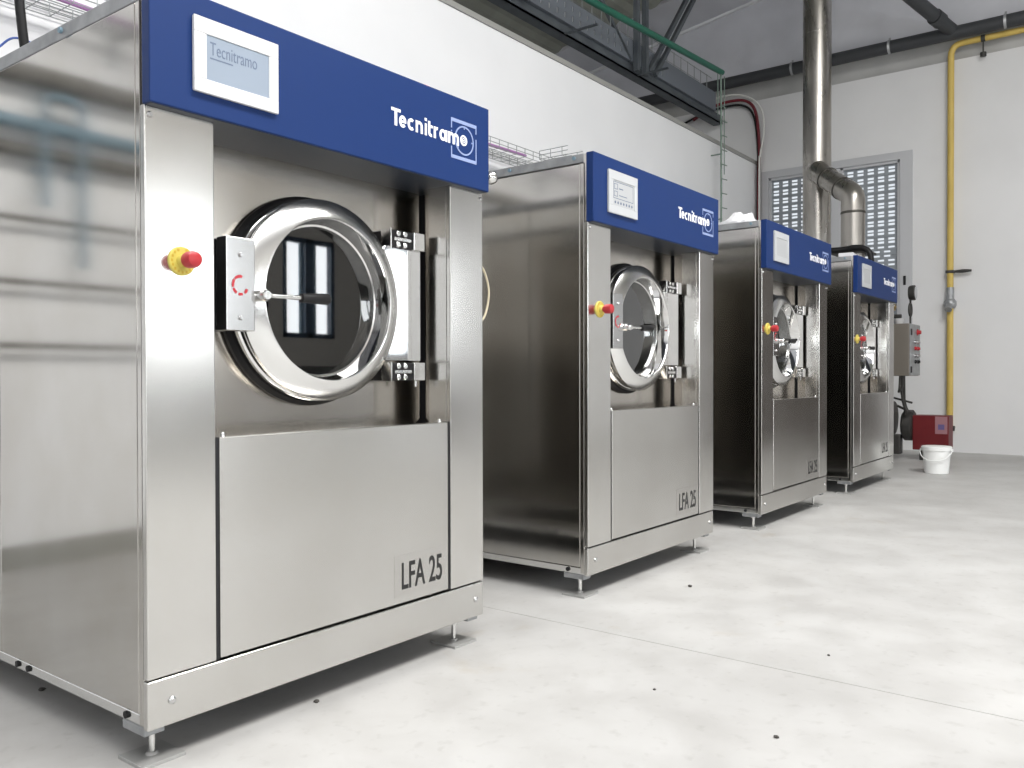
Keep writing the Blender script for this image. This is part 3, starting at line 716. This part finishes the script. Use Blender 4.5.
# bucket
t = thing('bucket', 'white plastic bucket with handle on the floor before the red burner', 'bucket', (6.84, -.19, 0))
bm = N(); lathe(bm, [(1e-4, 0), (.088, 0), (.092, .004), (.108, .190), (.117, .192), (.118, .222), (.112, .224), (.109, .218), (.106, .190), (.090, .008), (1e-4, .008)], (0, 0, 0), 'Z', 48); obj('bucket_shell', bm, M['bucket'], t, True)
bm = N(); disc_solid(bm, [(.112, .219), (.112, .2255), (.108, .227)], (0, 0, 0), 'Z', 48); obj('lid', bm, M['bucket'], t, True)
bm = N(); pts = [Vector((-.02 - .105 * math.sin(PI * k / 20), .122 * math.cos(PI * k / 20), .195 - .085 * math.sin(PI * k / 20))) for k in range(21)]; tube(bm, pts, .004, 8); obj('handle', bm, M['bucket'], t, True)
for s in (-1, 1):
    bm = N(); disc_solid(bm, [(.012, .112 * s), (.012, .125 * s)], (0, 0, .195), 'Y', 12); obj('handle_lug', bm, M['bucket'], t, True)

# ------------------------------------------------------------------ overhead
t = thing('roof_truss', 'grey steel roof truss with paired posts above the white partition wall', 'truss', (0, 2.62, 3.92))
def bar(bm, a, b, w=.05, h=.05):
    a, b = Vector(a), Vector(b); d = (b - a).normalized(); y = Vector((0, 1, 0)); s = d.cross(y).normalized()
    vs = []
    for p in (a, b):
        for i, j in ((-1, -1), (1, -1), (1, 1), (-1, 1)): vs.append(bm.verts.new(p + s * (w / 2 * i) + y * (h / 2 * j)))
    for f in ((0, 1, 2, 3), (7, 6, 5, 4), (0, 4, 5, 1), (1, 5, 6, 2), (2, 6, 7, 3), (3, 7, 4, 0)): bm.faces.new([vs[i] for i in f])
    bmesh.ops.recalc_face_normals(bm, faces=bm.faces[:])
bm = N(); box(bm, -4.9, 9.0, .02, .14, .0, .014); box(bm, -4.9, 9.0, .02, .034, .0, .10); obj('bottom_chord', bm, M['truss'], t)
bm = N(); box(bm, -4.9, 7.9, -.05, .11, 1.24, 1.34); obj('top_chord', bm, M['truss'], t)
nodes = [6.80 - 2.3 * k for k in range(5)]
for xn in nodes:
    for dx in (-.09, .09):
        bm = N(); bar(bm, (xn + dx, -.05, -.0), (xn + dx, -.05, 1.26), .055, .05); obj('truss_post', bm, M['truss'], t)
    for dx in (.0, .13):
        bm = N(); bar(bm, (xn + .17 + dx, -.05, .06), (xn + 1.17 + dx, -.05, 1.26), .045, .04); obj('truss_diagonal', bm, M['truss'], t)
    bm = N(); bar(bm, (xn - .14, .0, .10), (xn - 1.35, .0, 1.0), .04, .03); obj('truss_diagonal', bm, M['truss'], t)

t = thing('perforated_cable_tray', 'blue-grey cable tray with slotted side running along the roof truss', 'cable tray', (0, 2.605, 4.03))
bm = N(); us = [(.2 + .125 * k, .2 + .125 * k + .016) for k in range(58)]
holed(bm, -4.5, 8.72, -.02, .20, us, [(.02, .07), (.11, .16)], lambda u, v, q: (u, q, v), 0, .004)
box(bm, -4.5, 8.72, .004, .16, -.02, -.016); obj('tray_side', bm, M['traygrey'], t)
bm = N(); box(bm, .1, 7.6, .010, .013, -.01, .19); obj('slot_light_strip', bm, M['logo_white'], t, label='pale strip added as light through the slots')  # pale plate behind the slots, standing in for light passing through
bm = N()
for yy, zz in ((0, .34), (.16, .34), (.16, .22)): tube(bm, [(-4.5, yy, zz), (8.6, yy, zz)], .004, 5)
x_ = .3
while x_ < 8.5:
    tube(bm, [(x_, 0, .19), (x_, 0, .35)], .005, 5); x_ += .17
obj('wire_basket', bm, M['wire'], t, True)
for x in (-3.5, -1.0, 1.5, 4.1, 5.51, 6.86):
    bm = N(); box(bm, x - .012, x + .012, -.31, .10, -.11, -.095); obj('support_bar', bm, M['truss'], t)
t = thing('wire_bundle', 'thin wires lying in the slotted cable tray along the truss', 'wires', (0, 2.68, 4.03))
for y, z, m_ in ((0, .02, 'wire'), (.03, .05, 'beigecable'), (.05, .03, 'whitecable')):
    bm = N(); tube(bm, spline([(x_, y + random.uniform(-.01, .01), z + random.uniform(-.01, .02)) for x_ in [-4 + .8 * k for k in range(16)]], 3), .007, 6); obj('wire', bm, M[m_], t, True)

bm = N(); tube(bm, [(-1.0, 2.1, 3.76), (5.07, 2.1, 3.93), (7.74, 2.1, 4.085)], .03, 12)
tag(obj('green_conduit', bm, M['green'], None, True), 'dark green conduit running diagonally below the roof toward the end wall', 'conduit')

# vertical wire tray with drops in front of the partition
t = thing('vertical_wire_tray', 'narrow wire mesh tray hanging down the partition wall above the machines', 'cable tray', (7.74, 2.1, 1.9))
bm = N(); tube(bm, [(-.025, 0, .2), (-.02, 0, 1.0), (-.03, 0, 2.16)], .010, 6); tube(bm, [(.06, .0, 1.1), (.06, 0, 2.16)], .005, 6); tube(bm, [(-.11, .0, 1.7), (-.11, 0, 2.16)], .005, 6); obj('tray_wire', bm, M['greenwire'], t, True)
z = .25
while z < 1.85:
    bm = N(); tube(bm, [(-.09, -.03, z), (.06, -.03, z + .01)], .006, 5); z += .155; obj('tray_rung', bm, M['greenwire'], t, True)

for z in (.6, 1.3):
    bm = N(); box(bm, -.035, -.015, -.01, .115, z, z + .01); obj('wall_bracket', bm, M['greenwire'], t)
def mesh_tray(t, o, length, width, along='X', h=.06, pitch=.1, r=.0026):
    bm = N()
    for k in range(5):
        y = width * k / 4
        a, b = ((0, y, 0), (length, y, 0)) if along == 'X' else ((y, 0, 0), (y, length, 0))
        tube(bm, [a, b], r, 5)
    for y in (0, width):
        for zz in (h * .5, h):
            a, b = ((0, y, zz), (length, y, zz)) if along == 'X' else ((y, 0, zz), (y, length, zz))
            tube(bm, [a, b], r, 5)
    obj('long_wires', bm, M['wire'], t, True)
    bm = N(); k = 0
    while k <= abs(length):
        s = k * (1 if length > 0 else -1)
        pts = [(s, 0, h), (s, 0, 0), (s, width, 0), (s, width, h)] if along == 'X' else [(0, s, h), (0, s, 0), (width, s, 0), (width, s, h)]
        tube(bm, pts, r, 5); k += pitch
    obj('cross_wires', bm, M['wire'], t, True)
t = thing('mesh_cable_tray', 'long zinc wire mesh cable tray fixed along the white partition wall', 'cable tray', (-4.5, 1.98, 2.40))
mesh_tray(t, None, 8.9, .22)
for k in range(6):
    bm = N(); box(bm, .4 + 1.5 * k, .43 + 1.5 * k, -.02, .233, -.03, -.006, .002); box(bm, .4 + 1.5 * k, .43 + 1.5 * k, .222, .233, -.14, -.006, .002); obj('wall_bracket', bm, M['wire'], t)
t = thing('mesh_cable_tray', 'short wire mesh cable tray branching off toward the second washing machine', 'cable tray', (4.15, 1.96, 2.41))
mesh_tray(t, None, -.25, .2, 'Y')
bm = N(); box(bm, .08, .11, -.25, .252, -.03, -.006, .002); obj('wall_bracket', bm, M['wire'], t)
bm = N(); tube(bm, spline([(-4.4, 2.05, 2.43), (-2, 2.08, 2.42), (0.2, 2.06, 2.44), (2.0, 2.1, 2.425), (4.1, 2.05, 2.44)], 6), .012, 8)
tag(obj('violet_cable', bm, M['violet'], None, True), 'violet cable lying in the wire tray behind the nearest washing machine', 'cable')

bm = N(); tube(bm, spline([(.10, .80, 2.05), (.092, .80, 1.90), (.10, .80, 1.78), (.12, .81, 1.66)]), .0125, 12)
tube(bm, spline([(.10, .80, 2.05), (.3, 1.2, 2.35), (.55, 1.9, 2.47)]), .0125, 12)
tag(obj('black_cable', bm, M['black'], None, True), 'thick black cable rising from the top of the nearest washing machine', 'cable')
bm = N(); tube(bm, spline([(-.02, .90, 1.655), (.06, .88, 1.72), (.11, .86, 1.765), (.2, .88, 1.75), (.3, .9, 1.66)]), .003, 8)
tag(obj('blue_wire', bm, M['bluecable'], None, True), 'thin blue wire arching over the back of the nearest washing machine', 'wire')
bm = N(); tube(bm, spline([(1.85, .75, 1.66), (1.87, .60, 1.668), (1.90, .42, 1.665), (1.96, .30, 1.655)]), .012, 8)
tag(obj('black_cable', bm, M['black'], None, True), 'black cable lying on top of the second nearest washing machine', 'cable')

# cables at the corner of the end wall
for nm, m_, r, dy, lb in (('dark_red_cable', 'redcable', .018, 0, 'dark red cable dropping down the corner of the end wall'),
                      ('black_corner_cable', 'black', .014, .035, 'black cable arching from the truss end to the wall corner'),
                      ('white_cable', 'whitecable', .011, -.05, 'thin white cable hanging beside the red cable in the wall corner')):
    bm = N(); ox = {'redcable': 0, 'black': .0, 'whitecable': -.05}[m_]
    pts = [(8.93, 3.0, 4.02), (8.95, 2.75, 4.14), (8.96, 2.5, 4.17), (8.96, 2.30, 4.12), (8.97, 2.20, 3.95), (8.98, 2.165, 3.55), (8.985, 2.175, 3.2), (8.99, 2.18, 2.6), (8.99, 2.18, 1.2)]
    if m_ == 'black': pts = [(8.98, 3.3, 3.96), (8.99, 2.95, 4.08), (8.99, 2.6, 4.125), (8.99, 2.36, 4.09), (8.99, 2.235, 3.93), (9.015, 2.195, 3.55), (9.018, 2.197, 3.2), (9.02, 2.198, 2.6), (9.02, 2.198, 1.2)]
    if m_ == 'whitecable': pts = [(8.88, 3.0, 4.09), (8.90, 2.75, 4.21), (8.90, 2.45, 4.22), (8.90, 2.22, 4.12), (8.90, 2.10, 3.95), (8.91, 2.085, 3.7), (8.92, 2.13, 3.45), (8.94, 2.15, 3.2), (8.945, 2.15, 1.2)]
    tube(bm, spline(pts), r, 10); tag(obj(nm, bm, M[m_], None, True), lb, 'cable')

# film on third machine
bm = N(); bmesh.ops.create_icosphere(bm, subdivisions=5, radius=1)
from mathutils import noise as mn
for v in bm.verts:
    p = v.co.copy(); n_ = mn.noise(p * 1.7 + Vector((3, 1, 2))) * .35 + mn.noise(p * 4.5) * .18 + mn.noise(p * 10) * .06
    h = .024 + .050 * math.exp(-((p.y + .42) ** 2) * 9)
    v.co = Vector((p.x * .12 * (1 + n_ * .4), p.y * .15 * (1 + n_ * .5), max(0, (p.z + .25) * h * (1 + n_ * 1.4))))
o = obj('plastic_film', bm, M['bag'], None, True); o.location = (3.585, .23, H + .001)
tag(o, 'crumpled white plastic film lying on top of the third washing machine', 'plastic film')
bm = N(); box(bm, -.12, .12, -.05, .05, 0, .03, .004)
o = obj('paper_pack', bm, M['bag']); o.location = (5.28, .08, H); o.rotation_euler.z = .1
tag(o, 'small white pack lying on top of the farthest washing machine', 'pack')
bm = N(); bmesh.ops.create_icosphere(bm, subdivisions=3, radius=1)
for v in bm.verts:
    p = v.co.copy(); n_ = mn.noise(p * 3) * .3
    v.co = Vector((p.x * .07 * (1 + n_), p.y * .03, max(0, (p.z + .2) * .018 * (1 + n_))))
o = obj('pink_cloth', bm, mat('pink_cloth', rgb(235, 190, 205), .8), None, True); o.location = (.86, .03, H); tag(o, 'scrap of pink cloth lying on top of the nearest washing machine', 'cloth')

# pipes on the partition left of the first machine (seen mirrored in its side)
for nm, m_, z, r, lb in (('wall_duct', 'grey_pipe', 2.11, .045, 'upper grey duct on the partition left of the nearest machine'),
                        ('wall_pipe', 'bluish_pipe', 1.90, .028, 'blue grey pipe on the partition left of the nearest machine'),
                        ('wall_pipe', 'grey_pipe', 1.785, .03, 'dark grey pipe below the blue grey one left of the nearest machine'),
                        ('wall_pipe', 'grey_pipe', 1.495, .012, 'topmost thin grey pipe low on the partition left of the nearest machine'),
                        ('wall_pipe', 'grey_pipe', 1.225, .012, 'middle thin grey pipe on the partition left of the nearest machine'),
                        ('wall_pipe', 'grey_pipe', .955, .012, 'lowest thin grey pipe on the partition left of the nearest machine')):
    bm = N(); tube(bm, [(-4.6, 2.16, z), (-.15, 2.16, z)], r, 14)
    for x_ in (-4, -2.2, -.3): box(bm, x_ - .01, x_ + .01, 2.16, YP - .002, z - .008, z + .008)
    tag(obj(nm, bm, M[m_], None, True), lb, 'pipe')
bm = N(); tube(bm, bend([(-.74, 2.12, 1.55), (-.74, 2.12, 2.03), (-.90, 2.12, 2.03), (-.90, 2.12, 1.3)], .06), .018, 12); box(bm, -.76, -.72, 2.13, YP, 1.70, 1.72); box(bm, -.92, -.88, 2.13, YP, 1.70, 1.72)
tag(obj('bent_pipe', bm, M['bluish_pipe'], None, True), 'pipe bent like a hairpin on the partition left of the nearest machine', 'pipe')

# crumbs on the floor
for k, (x, y, s) in enumerate(((.955, -.98, .006), (.46, .02, .007), (.078, .66, .008), (1.05, -.62, .004), (2.10, -.22, .008), (1.60, -.9, .004), (2.3, -1.35, .005))):
    bm = N(); bmesh.ops.create_icosphere(bm, subdivisions=2, radius=s)
    for v in bm.verts: v.co *= 1 + .5 * mn.noise(v.co * 200 + Vector((k, 0, 0)))
    for v in bm.verts: v.co.z = v.co.z * .6
    o = obj('floor_crumb', bm, M['debris']); o.location = (x, y, s * .4)
    tag(o, 'tiny dark crumb of debris lying on the concrete floor', 'debris', 'dark crumbs scattered on the floor')

# ------------------------------------------------------------------ light
def area(name, loc, rot, sx, sy, power, color=(1, 1, 1)):
    l = bpy.data.lights.new(name, 'AREA'); l.shape = 'RECTANGLE'; l.size = sx; l.size_y = sy; l.energy = power; l.color = color
    o = bpy.data.objects.new(name, l); col.objects.link(o); o.location = loc; o.rotation_euler = rot
    return o
area('skylight_lamp', (1.3, -3.0, 5.7), (0, 0, 0), 6.0, 1.8, 560, (1, .985, .96))
area('skylight_lamp', (-2.6, -3.8, 5.6), (0, 0, 0), 2.0, 3.0, 90, (1, .985, .96))
area('skylight_lamp', (4, 3.9, 4.7), (0, 0, 0), 5.0, .8, 25, (1, .985, .96))
w_ = bpy.data.worlds.new('daylight'); sc.world = w_; w_.use_nodes = True
bg = w_.node_tree.nodes['Background']; bg.inputs[0].default_value = (.88, .94, 1, 1); bg.inputs[1].default_value = .8

# ------------------------------------------------------------------ camera
yaw, pi_, ro = math.radians(37.3986), math.radians(-.5991), math.radians(-.1134)
d = Vector((math.cos(yaw) * math.cos(pi_), math.sin(yaw) * math.cos(pi_), math.sin(pi_)))
r = Vector((math.sin(yaw), -math.cos(yaw), 0)); u = r.cross(d)
r2 = r * math.cos(ro) + u * math.sin(ro); u2 = -r * math.sin(ro) + u * math.cos(ro)
cam = bpy.data.cameras.new('camera'); co = bpy.data.objects.new('camera', cam); col.objects.link(co)
cam.sensor_width = 36; cam.lens = 847.34 / 1024 * 36; cam.clip_start = .05; cam.clip_end = 100
m4 = Matrix((r2, u2, -d)).transposed().to_4x4(); m4.translation = Vector((-.93267, -1.66832, .8254)); co.matrix_world = m4
sc.camera = co
sc.view_settings.view_transform = 'Standard'; sc.view_settings.look = 'None'; sc.view_settings.gamma = 1; sc.view_settings.use_curve_mapping = False
sc.view_settings.exposure = 0.15
sc.cycles.max_bounces = 10; sc.cycles.diffuse_bounces = 5; sc.cycles.glossy_bounces = 6; sc.cycles.sample_clamp_indirect = 6
sc.cycles.use_denoising = True
